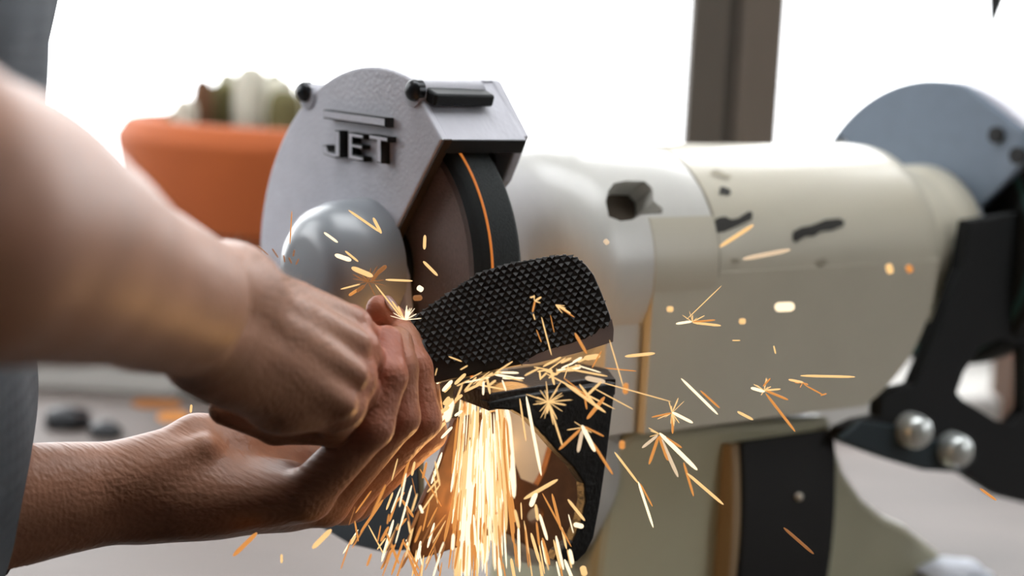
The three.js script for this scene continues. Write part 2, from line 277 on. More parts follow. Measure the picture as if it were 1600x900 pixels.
// motor
{
  const RM = 0.08;
  const bellPts = [[0, 0.1], [0.03, 0.1], [0.05, 0.102], [0.064, 0.107], [0.073, 0.116], [0.0785, 0.128], [0.081, 0.145], [0.081, 0.205], [0.0805, 0.232], [0.079, 0.2335]];
  let bell = lathe(bellPts.concat([[0.0, 0.2335]]), 128);
  const ev = new Evaluator(); ev.attributes = ['position', 'normal', 'uv'];
  const hole = [[950, 312], [953, 296], [962, 284], [980, 280], [1010, 281], [1022, 292], [1024, 312], [1038, 324], [1038, 331], [1004, 333], [990, 341], [972, 343], [955, 335]];
  const dir = rayDir(995, 312).normalize();
  const top = hole.map(([a, b]) => { const p = onCyl(a, b, 0.083); const c = onCyl(995, 312, 0.083); return p.sub(c); });
  // prism along the hole's own inward direction
  const c0 = onCyl(995, 312, 0.083), inward = V(0, -c0.y, -c0.z).normalize(), ux = V(1, 0, 0), vy = new THREE.Vector3().crossVectors(inward.clone().negate(), ux);
  const sh = new THREE.Shape(top.map((p) => new THREE.Vector2(p.dot(ux), p.dot(vy))));
  const pr = new THREE.ExtrudeGeometry(sh, { depth: 0.05, bevelEnabled: false });
  pr.applyMatrix4(new THREE.Matrix4().makeBasis(ux, vy, inward.clone().negate())).translate(c0.x + inward.x * 0.035, c0.y + inward.y * 0.035, c0.z + inward.z * 0.035);
  const A = new Brush(bell), B = new Brush(pr); A.updateMatrixWorld(); B.updateMatrixWorld();
  const cut = ev.evaluate(A, B, SUBTRACTION).geometry;
  const bellMesh = g('motor_housing', lathe([[0.0, 0.2335], [0.079, 0.2335], [0.0803, 0.235], [0.0803, 0.452], [0.079, 0.466], [0.074, 0.474], [0.066, 0.477], [0.0, 0.477]], 128), M.cream);
  g('end_bell', cut, M.bell, bellMesh);
  const vf = new THREE.ExtrudeGeometry(sh, { depth: 0.004, bevelEnabled: false });
  vf.applyMatrix4(new THREE.Matrix4().makeBasis(ux, vy, inward.clone().negate())).translate(c0.x + inward.x * 0.026, c0.y + inward.y * 0.026, c0.z + inward.z * 0.026);
  g('vent_dark_sheet', vf, std({ color: 0x4a4035, roughness: 0.9 }), bellMesh);  // dark brown sheet added inside the vent to darken it
  // flange on the far half of the near bell, proud by a little, and the seam ring
  g('seam_ring', lathe([[0.0803, 0.2332], [0.0807, 0.2336], [0.0807, 0.2348], [0.0803, 0.2352]], 128), M.faintChip, bellMesh);
  const fl = (() => { const p = onCyl(1012, 336, 0.082), q = onCyl(1025, 600, 0.082); const a0 = Math.atan2(p.y, p.z), a1 = Math.atan2(q.y, q.z), n = 30, pts = []; return { a0, a1, x: p.x }; })();
  { // raised pad from the vent down along the bell
    const n = 40, xs = [fl.x, 0.2325], pos = [], idx = [];
    for (let i = 0; i <= n; i++) { const a = fl.a0 - 0.02 + (fl.a1 - fl.a0) * i / n; for (const [x, r] of [[xs[0], 0.0803], [xs[0] + 0.0015, 0.0814], [xs[1], 0.0814], [xs[1], 0.0795]]) pos.push(x, r * Math.sin(a), r * Math.cos(a)); }
    for (let i = 0; i < n; i++) for (let k = 0; k < 3; k++) { const a = i * 4 + k; idx.push(a, a + 4, a + 1, a + 1, a + 4, a + 5); }
    idx.push(0, 1, 2, 0, 2, 3);
    const b = new THREE.BufferGeometry(); b.setAttribute('position', new THREE.Float32BufferAttribute(pos, 3)); b.setIndex(idx); const bn = b.toNonIndexed(); bn.computeVertexNormals();
    bn.setAttribute('uv', new THREE.Float32BufferAttribute(new Float32Array(bn.attributes.position.count * 2), 2));
    g('bell_pad', bn, M.cream, bellMesh);
  }
  // bearing boss
  g('bearing_boss', lathe([[0.062, 0.47], [0.062, 0.515], [0.06, 0.52], [0.063, 0.522], [0.064, 0.545], [0.058, 0.55], [0, 0.55]], 96), M.cream, bellMesh);
  // chipped paint: thin patches that follow the barrel
  const chip = (list, m) => {
    const r = 0.0808, pos = [], c = list.reduce((s, [a, b]) => [s[0] + a / list.length, s[1] + b / list.length], [0, 0]);
    const pt = (a, b) => { const q = onCyl(a, b, r); return [q.x, q.y, q.z]; };
    list.forEach((p, i) => { const q = list[(i + 1) % list.length]; pos.push(...pt(...c), ...pt(...q), ...pt(...p)); });
    const b = new THREE.BufferGeometry(); b.setAttribute('position', new THREE.Float32BufferAttribute(pos, 3)); b.computeVertexNormals(); b.setAttribute('uv', new THREE.Float32BufferAttribute(new Float32Array(pos.length / 3 * 2), 2));
    g('paint_chip', b, m, bellMesh);
  };
  const blob = (cx, cy, rx, ry, rot, n = 14, j = 0.3) => Array.from({ length: n }, (_, i) => { const a = i / n * 6.283, k = 1 + rr(-j, j), x = Math.cos(a) * rx * k, y = Math.sin(a) * ry * k; return [cx + x * Math.cos(rot) - y * Math.sin(rot), cy + x * Math.sin(rot) + y * Math.cos(rot)]; });
  chip([[1114, 347], [1122, 340], [1133, 338], [1142, 343], [1152, 341], [1164, 337], [1170, 330], [1176, 332], [1175, 343], [1160, 350], [1146, 356], [1132, 362], [1120, 364]], M.chip);
  chip([[1239, 362], [1252, 355], [1268, 352], [1290, 343], [1312, 341], [1320, 346], [1318, 353], [1300, 360], [1282, 362], [1272, 369], [1256, 370], [1243, 379], [1238, 374]], M.chip);
  chip(blob(1132, 299, 10, 6, 0), M.chip); chip(blob(1125, 272, 16, 5, 0.3), M.faintChip); chip(blob(1150, 408, 7, 4, 0), M.faintChip);
  chip(blob(1284, 410, 9, 6, 0), M.faintChip); chip(blob(1298, 499, 6, 9, 0), M.faintChip); chip(blob(1165, 520, 7, 6, 0.2), M.faintChip);
  chip(blob(1042, 517, 16, 9, -0.1), std({ color: 0x5c5860, roughness: 0.7 }));
  // pedestal
  const ped = [[930, 905], [944, 800], [960, 700], [990, 676], [1062, 668], [1298, 652], [1306, 690], [1322, 738], [1350, 778], [1384, 806], [1418, 822], [1438, 850], [1456, 915]].map(([a, b]) => { const q = onZ(a, b, 0.058); return new THREE.Vector2(q.x, Math.max(q.y, -LY + 0.03)); });
  const body = ped.filter((p, i) => i === 0 || i === ped.length - 1 || p.y > -LY + 0.031);
  const pedestal = g('pedestal', upright(new THREE.Shape([new THREE.Vector2(0.155, -LY), ...body.slice(1, -1), new THREE.Vector2(0.53, -LY + 0.02), new THREE.Vector2(0.535, -LY)]), -0.058, 0.116, 0.006), M.olive);
  pedestal.userData.label = 'olive cast base under the motor';
  const s0 = onZ(1062, 668, 0.058), s1 = onZ(1296, 648, 0.058);
  g('seam_strip', box(s0.x - 0.03, s1.x, s0.y - 0.001, s0.y + 0.0065, -0.055, 0.0605, 0.002), M.slot, pedestal);
  const saddle = (x0, x1, xb, z, m) => { const a = new THREE.Shape(); a.moveTo(x0, 0); a.lineTo(x1, 0); a.quadraticCurveTo(x1, -0.075, xb, s0.y + 0.005); a.lineTo(x0, s0.y + 0.005); g('motor_saddle', upright(a, -z, 2 * z, 0.0006), m, pedestal); };
  saddle(fl.x + 0.001, 0.468, s1.x + 0.012, 0.0806, M.cream); saddle(0.14, fl.x, fl.x - 0.001, 0.074, M.bell);
  // rounded boss low on the near side
  const bc = onZ(935, 760, 0.07);
  g('base_boss', new THREE.SphereGeometry(0.062, 48, 32).scale(1, 1.05, 0.55).translate(bc.x - 0.005, bc.y + 0.002, 0.03), M.bell, pedestal);
  // switch: black curved cover with a tan side
  const sq = (a, b) => { const q = onZ(a, b, 0.066); return [q.x, q.y]; };
  const [sx0, sy0] = sq(1150, 693), [sx1, sy1] = sq(1300, 690), [, syb] = sq(1300, 915);
  const prof = new THREE.Shape(); // side profile in (z, y): bulging front
  prof.moveTo(0.05, sy0 - 0.002); prof.lineTo(0.066, sy0); prof.quadraticCurveTo(0.078, (sy0 + syb) / 2, 0.07, Math.max(syb, -LY + 0.01)); prof.lineTo(0.05, Math.max(syb, -LY + 0.01));
  const sw = g('switch_cover', sideways(prof, sx0 + 0.006, sx1 - sx0 - 0.004, 0.002, 3), M.blackRubber, pedestal);
  g('switch_side', sideways(prof, sx0 - 0.005, 0.009, 0.002, 3), M.tan, pedestal);
  const dt = onZ(1251, 777, 0.076); g('switch_mark', new THREE.SphereGeometry(0.0028, 16, 12).translate(dt.x, dt.y, 0.0745), std({ color: 0xd8d4c8, roughness: 0.5 }), pedestal);
}
// far guard, wheel and tool rest
{
  const xi = 0.55, xo = 0.62, zy = (l, x = xi) => zyPath(l, x);
  const shape = () => new THREE.Shape([...zy([[1510, 345], [1604, 252], [1598, 205]]), ...arc(RG + 0.004, 78, 150, 30), ...zy([[1312, 212]]), ...zy([[1400, 330], [1450, 440], [1500, 440]])]);
  const far = g('wheel_guard', sideways(shape(), xi, 0.008, 0.002, 3), phys({ map: mottle(0.4, 0.45, 0.51, 0.1, 10, 6, 6), roughness: 0.6 })); far.userData.label = 'blue grey guard of the far wheel';
  const band = new THREE.Shape([...arc(RG + 0.004, 50, 172, 60), ...arc(RG - 0.006, 172, 50, 60)]);
  g('guard_band', sideways(band, xi + 0.007, 0.06, 0.0015), M.castGrey, far);
  for (const [px, py] of [[1559, 211], [1592, 243]]) { const q = onX(px, py, xi); g('screw', new THREE.CylinderGeometry(0.0065, 0.0065, 0.006, 20).rotateZ(Math.PI / 2).translate(xi - 0.001, q.y, q.z), M.guardInside, far); }
  g('guard_hub', lathe([[0, 0.53], [0.054, 0.534], [0.06, 0.54], [0.062, 0.552]], 64), M.capGrey, far);
  const w = g('grinding_wheel', lathe([[0, 0.57], [0.098, 0.57], [0.102, 0.574], [0.102, 0.604], [0.098, 0.608], [0, 0.608]], 96), std({ color: 0x161a1a, roughness: 0.9 })); w.userData.label = 'dark far wheel';
  g('wheel_ring', lathe([[0.088, 0.5685], [0.095, 0.5685], [0.095, 0.571]], 96), M.teal, w);
  const zt = 0.075, zx = (l, z) => new THREE.Shape(l.map(([a, b]) => { const q = onZ(a, b, z); return new THREE.Vector2(q.x, q.y); }));
  const arm = [[1512, 345], [1545, 340], [1600, 330], [1640, 340], [1640, 790], [1600, 786], [1560, 776], [1500, 738], [1440, 734], [1380, 716], [1322, 694], [1308, 684], [1314, 668], [1342, 656], [1372, 650], [1374, 622], [1396, 607], [1426, 600], [1444, 560], [1470, 500], [1500, 420]];
  const s = zx(arm, zt);
  s.holes.push(new THREE.Path([[1526, 540], [1560, 525], [1602, 540], [1602, 640], [1580, 668], [1552, 660], [1500, 628], [1488, 615], [1500, 580]].map(([a, b]) => { const q = onZ(a, b, zt); return new THREE.Vector2(q.x, q.y); })));
  const tr = g('tool_rest', upright(s, zt - 0.01, 0.012, 0.002), std({ color: 0x06090a, roughness: 0.8 })); tr.userData.label = 'black bracket of the far wheel';
  const ledge = zx([[1308, 684], [1342, 656], [1420, 668], [1520, 715], [1500, 738], [1440, 734], [1380, 716], [1322, 694]], zt + 0.003);
  g('bracket_foot', upright(ledge, zt, 0.006, 0.002), std({ color: 0x1a2a30, roughness: 0.6 }), tr);
  for (const [px, py] of [[1427, 673], [1491, 703]]) {
    const q = onZ(px, py, zt + 0.012);
    g('bolt', lathe([[0, -0.014], [0.008, -0.0135], [0.0125, -0.008], [0.0135, 0], [0.0135, 0.006]], 32).rotateY(-Math.PI / 2 + 3.1416 - 0.35).translate(q.x, q.y, q.z), phys({ color: 0xd3d8d6, roughness: 0.25, metalness: 0.6 }), tr);
  }
}

// ---------------------------------------------------------------- things on the bench behind
{
  const c = P(432, 190, 2.16), h = c.y - 0.885;
  const pot = thing('potted_cactus', 'wide terracotta pot of pale and olive cactus stems on the bench behind the near guard', 'plant', [c.x, 0.885, c.z]);
  mesh('pot', new THREE.LatheGeometry([[0, 0], [0.086, 0], [0.09, 0.004], [0.139, h - 0.134], [0.141, h - 0.128], [0.144, h - 0.124], [0.16, h - 0.12], [0.1635, h - 0.112], [0.178, h - 0.024], [0.1775, h - 0.018], [0.167, h - 0.002], [0.163, h], [0.155, h + 0.001], [0.15, h - 0.006], [0.147, h - 0.02], [0, h - 0.02]].map((p) => new THREE.Vector2(...p)), 96), M.terracotta, pot);
  mesh('soil', new THREE.CylinderGeometry(0.148, 0.148, 0.01, 48).translate(0, h - 0.016, 0), M.soil, pot);
  const stem = (px, top, wpx, m, dz = 0) => {
    const a = P(px, 190, 2.16), b = P(px, top, 2.16), r = wpx / 2 / F * 2.16, x = a.x - c.x, H2 = Math.max(0.03, b.y - c.y + 0.02), N = 9;
    const geo = new THREE.LatheGeometry([[0, 0], [r * 0.85, 0], [r, H2 * 0.35], [r, H2 * 0.7], [r * 0.82, H2 * 0.9], [r * 0.45, H2 * 0.985], [0, H2]].map((p) => new THREE.Vector2(...p)), N * 6);
    const pa = geo.attributes.position; for (let i = 0; i < pa.count; i++) { const an = Math.atan2(pa.getZ(i), pa.getX(i)), k = 1 + 0.12 * Math.cos(an * N); pa.setX(i, pa.getX(i) * k); pa.setZ(i, pa.getZ(i) * k); }
    geo.computeVertexNormals();
    mesh('cactus_stem', geo.translate(x, h - 0.02, dz), m, pot);
  };
  stem(322, 120, 30, M.handle, 0.03); stem(352, 126, 52, M.cactusGreen, 0.0); stem(303, 150, 34, M.cactusPale, 0.06); stem(394, 100, 50, M.cactusPale, 0.02); stem(374, 112, 44, M.cactusGreen, -0.04); stem(340, 112, 34, M.cactusPale, -0.06);
  stem(430, 120, 52, M.cactusPale, -0.02); stem(452, 138, 46, M.cactusGreen, 0.05); stem(418, 112, 34, M.cactusGreen, -0.05); stem(500, 130, 50, M.cactusGreen, 0); stem(472, 120, 34, M.cactusPale, -0.05); stem(285, 172, 26, M.cactusGreen, 0.05);
}
function lump(name, label, cat, px, py, w, hgt, m, group) { // a small irregular offcut lying on the bench
  const d0 = rayDir(px, py); const e = camera.position, dir = P(px, py, 1).sub(e), t = (BY - e.y) / dir.y, q = e.clone().addScaledVector(dir, t);
  const geo = new THREE.IcosahedronGeometry(1, 3), pa = geo.attributes.position;
  for (let i = 0; i < pa.count; i++) { const v = V(pa.getX(i), pa.getY(i), pa.getZ(i)), k = 1 + 0.35 * fbm(v.x * 1.6 + px, v.y * 1.6, v.z * 1.6, 3); v.multiplyScalar(k); pa.setXYZ(i, v.x * w, Math.max(-0.4, v.y) * hgt, v.z * w * 0.8); }
  geo.computeVertexNormals(); geo.translate(0, 0.4 * hgt, 0);
  const o = mesh(name, geo, m); o.position.set(q.x, BY, q.z); return tag(o, label, cat, group);
}
lump('metal_offcut', 'dark round lump on the bench nearest the shirt, left of its twin', 'offcut', 105, 668, 0.024, 0.016, M.darkSteel);
lump('metal_offcut', 'small dark lump on the bench just right of the first, above the wrist', 'offcut', 166, 682, 0.016, 0.012, M.darkSteel);
lump('metal_offcut', 'dull dark scrap on the bench beside the blurred orange glints', 'offcut', 300, 618, 0.03, 0.012, std({ color: 0x6a6762, roughness: 0.7 }));
lump('cloth_rag', 'crumpled whitish rag at the bottom right corner of the bench', 'rag', 1480, 905, 0.035, 0.012, std({ color: 0xc7ccd6, roughness: 0.9 }));
{
  const e = camera.position, dir = P(1600, 690, 1).sub(e), q = e.clone().addScaledVector(dir, (BY - e.y) / dir.y);
  const b = thing('wooden_block', 'dark brown wooden block behind the far bracket', 'block', [q.x + 0.02, BY, q.z]);
  mesh('block_body', box(-0.05, 0.09, 0, 0.12, -0.05, 0.05, 0.006), M.brownBlock, b); mesh('block_band', box(-0.052, 0.092, 0.1, 0.112, -0.052, 0.052, 0.003), std({ color: 0x7a3a22, roughness: 0.7 }), b);
}
{ // dark pointed thing hanging into the top edge
  const q = P(1556, -60, 1.6), geo = new THREE.CylinderGeometry(0.0075, 0.0006, 0.07, 16).translate(0, -0.0, 0);
  const t = thing('hanging_awl', 'dark pointed awl hanging at the top edge above the far guard', 'tool', [q.x, q.y + 0.6, q.z]);
  const tip = P(1549, 46, 1.6), topp = P(1563, -40, 1.6), mid = tip.clone().add(topp).multiplyScalar(0.5);
  const dirv = topp.clone().sub(tip); const L = dirv.length();
  const blade = new THREE.CylinderGeometry(0.011, 0.0012, L, 16); blade.applyQuaternion(new THREE.Quaternion().setFromUnitVectors(V(0, 1, 0), dirv.clone().normalize())).translate(mid.x - q.x, mid.y - q.y - 0.6, mid.z - q.z);
  mesh('blade', blade, M.guardInside, t);
  mesh('handle', new THREE.CapsuleGeometry(0.014, 0.1, 6, 16).translate(topp.x - q.x, topp.y - q.y - 0.6 + 0.06, topp.z - q.z), M.handle, t);
  const cl = H - (topp.y + 0.12);
  mesh('cord', new THREE.CylinderGeometry(0.002, 0.002, cl, 8).translate(topp.x - q.x, topp.y - q.y - 0.6 + 0.12 + cl / 2, topp.z - q.z), M.guardInside, t);
}

// ---------------------------------------------------------------- the blade made from a rasp
{
  const t = thing('rasp_blade', 'black toothed blade cut from a rasp, its lower edge ground bright', 'blade');
  const c = P(790, 500, 1.105); t.position.copy(c);
  t.quaternion.copy(camera.quaternion).multiply(new THREE.Quaternion().setFromEuler(new THREE.Euler(-0.12, -0.1, 0)));
  t.updateMatrixWorld(true);
  const inv = t.matrixWorld.clone().invert(), e0 = camera.position.clone().applyMatrix4(inv);
  const on = (px, py, z = 0) => { const d = P(px, py, 1).applyMatrix4(inv).sub(e0); return e0.clone().addScaledVector(d, (z - e0.z) / d.z); };
  const o2 = (l) => l.map(([a, b]) => { const q = on(a, b); return new THREE.Vector2(q.x, q.y); });
  const outline = [[628, 508], [645, 497], [662, 484], [700, 458], [745, 428], [790, 413], [850, 402], [882, 398], [900, 402], [915, 413], [928, 430], [940, 458], [952, 490], [958, 512], [957, 528], [900, 546], [830, 566], [760, 580], [680, 598], [664, 566], [648, 535]];
  const T = 0.0055;
  const body = new THREE.ExtrudeGeometry(new THREE.Shape(o2(outline)), { depth: T, bevelEnabled: true, bevelSize: 0.0006, bevelThickness: 0.0006, bevelOffset: -0.0006, bevelSegments: 2 }).translate(0, 0, -T - 0.0006);
  mesh('blade_body', body, M.rasp, t);
  // ground bevel along the lower right edge
  const bev = [[956, 498], [950, 506], [944, 514], [938, 512], [930, 522], [922, 524], [914, 530], [904, 532], [892, 537], [876, 541], [858, 546], [840, 553], [828, 560], [814, 570], [830, 569], [870, 560], [915, 548], [958, 534], [959, 515]];
  mesh('ground_bevel', new THREE.ExtrudeGeometry(new THREE.Shape(o2(bev)), { depth: 0.0006, bevelEnabled: false }), M.ground, t).userData.label = 'bright ground edge';
  // teeth: rows of small raised points over the face
  const inside = (x, y, poly) => { let r = false; for (let i = 0, j = poly.length - 1; i < poly.length; j = i++) { const [a, b] = [poly[i], poly[j]]; if ((a[1] > y) !== (b[1] > y) && x < (b[0] - a[0]) * (y - a[1]) / (b[1] - a[1]) + a[0]) r = !r; } return r; };
  const tooth = new THREE.TetrahedronGeometry(1); const gs = [];
  for (let i = -4; i < 32; i++) for (let j = -8; j < 28; j++) {
    const u = i * 11 + (j % 2 ? 5.5 : 0), v = j * 8.4, px = 628 + u * 0.97 + v * 0.22 + rr(-0.6, 0.6), py = 500 - u * 0.30 + v * 0.97 + rr(-0.6, 0.6);
    if (!inside(px, py, outline) || !inside(px + 3, py, outline) || inside(px, py, bev) || inside(px, py - 5, bev) || py > 566) continue;
    const q = on(px, py), w = 0.0019, h = 0.0033, dpt = 0.0013 * rr(0.7, 1.15);
    const b = new THREE.BufferGeometry(); // a tooth: a ramp that rises downwards and ends in a sharp lip
    const A = [q.x - w, q.y + h * 0.2, 0], B = [q.x + w, q.y + h * 0.35, 0], C = [q.x + w * 0.2, q.y - h * 0.75, 0], D = [q.x + w * 0.1, q.y - h * 0.45, dpt];
    b.setAttribute('position', new THREE.Float32BufferAttribute([...A, ...D, ...B, ...A, ...C, ...D, ...C, ...B, ...D], 3)); b.computeVertexNormals();
    b.setAttribute('uv', new THREE.Float32BufferAttribute(new Float32Array(18), 2)); gs.push(b);
  }
  const th = mesh('rasp_teeth', mergeGeometries(gs), M.rasp, t); th.userData.kind = 'stuff';
  // notches of the tooth rows along the upper edge, the light they catch painted in as lighter grey
  const edge = []; for (let i = 0; i < outline.length && i < 9; i++) { const [a, b] = [outline[i], outline[i + 1]]; const n = Math.round(Math.hypot(b[0] - a[0], b[1] - a[1]) / 11); for (let k = 0; k < n; k++) { const q = on(a[0] + (b[0] - a[0]) * k / n, a[1] + (b[1] - a[1]) * k / n + 1.5); edge.push(new RoundedBoxGeometry(0.0022, 0.002, T * 0.9, 1, 0.0005).translate(q.x, q.y, -T / 2)); } }
  const en = mesh('edge_notches', merge(edge), std({ color: 0x4a4744, roughness: 0.5, metalness: 0.5 }), t); en.userData.kind = 'stuff';
  // tang and handle, inside the fists
  const bar = (a, b, r0, r1, m, n) => { const d = b.clone().sub(a), L = d.length(), k = new THREE.CylinderGeometry(r1, r0, L, 24); k.applyQuaternion(new THREE.Quaternion().setFromUnitVectors(V(0, 1, 0), d.normalize())); const mid = a.clone().add(b).multiplyScalar(0.5); k.translate(mid.x, mid.y, mid.z); mesh(n, k, m, t); };
  const Q = (px, py, d) => P(px, py, d).applyMatrix4(inv);
  bar(Q(655, 552, 1.115), Q(585, 570, 1.1), 0.011, 0.0085, M.rasp, 'tang');
  bar(Q(590, 568, 1.1), Q(440, 605, 1.055), 0.0095, 0.0115, M.handle, 'handle');
}

// ---------------------------------------------------------------- the person: one continuous body from a distance field
const seg = (a, b, ra, rb) => [a.x, a.y, a.z, b.x - a.x, b.y - a.y, b.z - a.z, ra, rb - ra, a.distanceToSquared(b)];
const chain = (...n) => { const o = []; for (let i = 0; i + 1 < n.length; i++) o.push(seg(n[i][0], n[i + 1][0], n[i][1], n[i + 1][1])); return o; };
const smooth = (n, ...k) => { // a chain through the knots, resampled along a smooth curve
  const c = new THREE.CatmullRomCurve3(k.map((q) => q[0]), false, 'centripetal'), pts = [];
  for (let i = 0; i <= n; i++) { const u = i / n, w = u * (k.length - 1), j = Math.min(k.length - 2, Math.floor(w)), t = w - j, e = t * t * (3 - 2 * t), lin = k[j][1] * (1 - t) + k[j + 1][1] * t; pts.push([c.getPoint(u), 0.5 * lin + 0.5 * (k[j][1] * (1 - e) + k[j + 1][1] * e)]); }
  return chain(...pts);
};
const dSeg = (s, x, y, z) => { const px = x - s[0], py = y - s[1], pz = z - s[2]; let h = s[8] > 0 ? (px * s[3] + py * s[4] + pz * s[5]) / s[8] : 0; h = h < 0 ? 0 : h > 1 ? 1 : h; const a = px - h * s[3], b = py - h * s[4], c = pz - h * s[5]; return Math.sqrt(a * a + b * b + c * c) - s[6] - h * s[7]; };
const smin = (a, b, k) => { const h = k - Math.abs(a - b); return h > 0 ? Math.min(a, b) - h * h / (4 * k) : Math.min(a, b); };
const blend = (l, k, x, y, z) => { let d = 9; for (let i = 0; i < l.length; i++) d = smin(d, dSeg(l[i], x, y, z), k); return d; };
const N = (px, py, d, r) => [P(px, py, d), r];
const W = (x, y, z, r) => [V(x, y, z), r];
const elbowR = P(-190, 292, 0.63), elbowL = P(-190, 850, 1.05);
const shR = V(-0.42, 1.42, -0.80), shL = V(-0.44, 1.36, -1.12);
const body = {
  torso: [seg(V(-0.42, 1.33, -0.84), V(-0.42, 1.33, -1.06), 0.1, 0.1), seg(V(-0.4, 1.0, -0.86), V(-0.4, 1.0, -1.02), 0.1, 0.1), ...chain(W(-0.42, 1.33, -0.95, 0.12), W(-0.4, 1.05, -0.94, 0.12)), ...chain(W(-0.42, 1.42, -0.95, 0.07), W(-0.4, 1.5, -0.95, 0.055))],
  armR: [...smooth(30, [shR, 0.062], [elbowR, 0.053], N(-20, 351, 0.685, 0.0495), N(90, 395, 0.745, 0.043), N(190, 437, 0.81, 0.0358), N(280, 468, 0.875, 0.0325)),
    ...chain(N(258, 438, 0.858, 0.024), N(362, 452, 0.935, 0.022)), ...chain(N(220, 470, 0.84, 0.031), N(322, 518, 0.92, 0.0225))],
  palmR: [...chain(N(350, 452, 0.935, 0.0185), N(380, 458, 0.95, 0.016), N(545, 512, 1.035, 0.0118)), ...chain(N(345, 475, 0.93, 0.018), N(555, 548, 1.02, 0.0125)), ...chain(N(335, 505, 0.925, 0.019), N(550, 592, 1.008, 0.0122)), ...chain(N(322, 530, 0.92, 0.0195), N(360, 560, 0.94, 0.018), N(532, 634, 1.0, 0.0125)),
    ...chain(N(318, 560, 0.93, 0.018), N(440, 618, 0.985, 0.018), N(500, 630, 1.005, 0.014))],
  tendonsR: [...chain(N(385, 424, 0.93, 0.003), N(470, 462, 0.985, 0.0028), N(552, 495, 1.018, 0.004)), ...chain(N(392, 448, 0.925, 0.003), N(480, 492, 0.972, 0.003), N(563, 535, 1.003, 0.0045)), ...chain(N(392, 476, 0.922, 0.0028), N(470, 530, 0.963, 0.003), N(560, 585, 0.991, 0.0045)), ...chain(N(400, 540, 0.93, 0.002), N(470, 590, 0.963, 0.0025), N(540, 632, 0.984, 0.005)),
    ...chain(N(420, 450, 0.945, 0.0015), N(450, 490, 0.96, 0.0018), N(520, 520, 0.99, 0.0015))],
  fingersR: [chain(N(545, 512, 1.035, 0.0118), N(588, 548, 1.072, 0.0105), N(545, 575, 1.11, 0.0092), N(500, 580, 1.105, 0.0082)), chain(N(555, 548, 1.02, 0.0125), N(590, 585, 1.06, 0.0108), N(545, 612, 1.1, 0.0095), N(495, 605, 1.1, 0.0085)),
    chain(N(550, 592, 1.008, 0.0122), N(570, 630, 1.05, 0.0105), N(500, 650, 1.08, 0.0092), N(440, 640, 1.07, 0.0085)), chain(N(532, 634, 1.0, 0.0125), N(520, 668, 1.035, 0.01), N(430, 668, 1.04, 0.0092), N(350, 640, 1.03, 0.0085)),
    chain(N(400, 470, 0.975, 0.016), N(470, 520, 1.06, 0.013), N(540, 535, 1.1, 0.0105), N(585, 540, 1.105, 0.0095))],
  armL: smooth(30, [shL, 0.058], [elbowL, 0.043], N(-60, 812, 1.06, 0.037), N(40, 787, 1.068, 0.0318), N(200, 768, 1.085, 0.0268), N(260, 765, 1.088, 0.0262)),
  palmL: [...chain(N(225, 766, 1.088, 0.0262), N(330, 768, 1.088, 0.0235), N(440, 772, 1.082, 0.0195)), ...chain(N(262, 715, 1.09, 0.0145), N(310, 702, 1.1, 0.018), N(370, 708, 1.11, 0.019), N(430, 715, 1.12, 0.015)), ...chain(N(300, 790, 1.075, 0.016), N(480, 775, 1.06, 0.0142)), ...chain(N(330, 775, 1.09, 0.018), N(508, 784, 1.085, 0.0135)), ...chain(N(330, 760, 1.1, 0.018), N(535, 783, 1.11, 0.0128)), ...chain(N(330, 750, 1.11, 0.017), N(548, 782, 1.135, 0.0125)),
    ...chain(N(400, 738, 1.115, 0.018), N(530, 735, 1.125, 0.016)), ...chain(N(195, 752, 1.065, 0.004), N(320, 700, 1.075, 0.006))],
  fingersL: [chain(N(480, 772, 1.06, 0.0138), N(582, 667, 1.035, 0.0112), N(608, 588, 1.04, 0.0098), N(604, 534, 1.055, 0.0092)),
    chain(N(508, 784, 1.085, 0.0135), N(624, 652, 1.062, 0.0112), N(624, 575, 1.062, 0.0102), N(620, 535, 1.078, 0.0092)),
    chain(N(535, 783, 1.11, 0.0132), N(657, 656, 1.086, 0.0116), N(646, 575, 1.085, 0.0104), N(628, 525, 1.098, 0.0092)),
    chain(N(552, 780, 1.135, 0.0128), N(668, 676, 1.118, 0.0108), N(655, 560, 1.116, 0.0098), N(612, 502, 1.105, 0.0086), N(594, 483, 1.1, 0.0084))],
};
const chains = (list, x, y, z) => { let d = 9; for (const c of list) d = smin(d, blend(c, 0.004, x, y, z), 0.0015); return d; };
function fieldR(x, y, z) {
  let d = blend(body.armR, 0.004, x, y, z);
  if (x > -0.25) { const p = blend(body.palmR, 0.011, x, y, z); d = smin(d, p, 0.014); d = smin(d, blend(body.tendonsR, 0.004, x, y, z), 0.009); d = smin(d, chains(body.fingersR, x, y, z), 0.005); }
  return d;
}
function fieldL(x, y, z) {
  let d = blend(body.armL, 0.004, x, y, z);
  if (x > -0.3) { d = smin(d, blend(body.palmL, 0.012, x, y, z), 0.012); d = smin(d, chains(body.fingersL, x, y, z), 0.005); }
  return d;
}
const bodyField = (x, y, z) => { let d = Math.min(fieldR(x, y, z), fieldL(x, y, z)); return x < -0.24 ? smin(d, blend(body.torso, 0.06, x, y, z) + 0.0, 0.03) : d; };
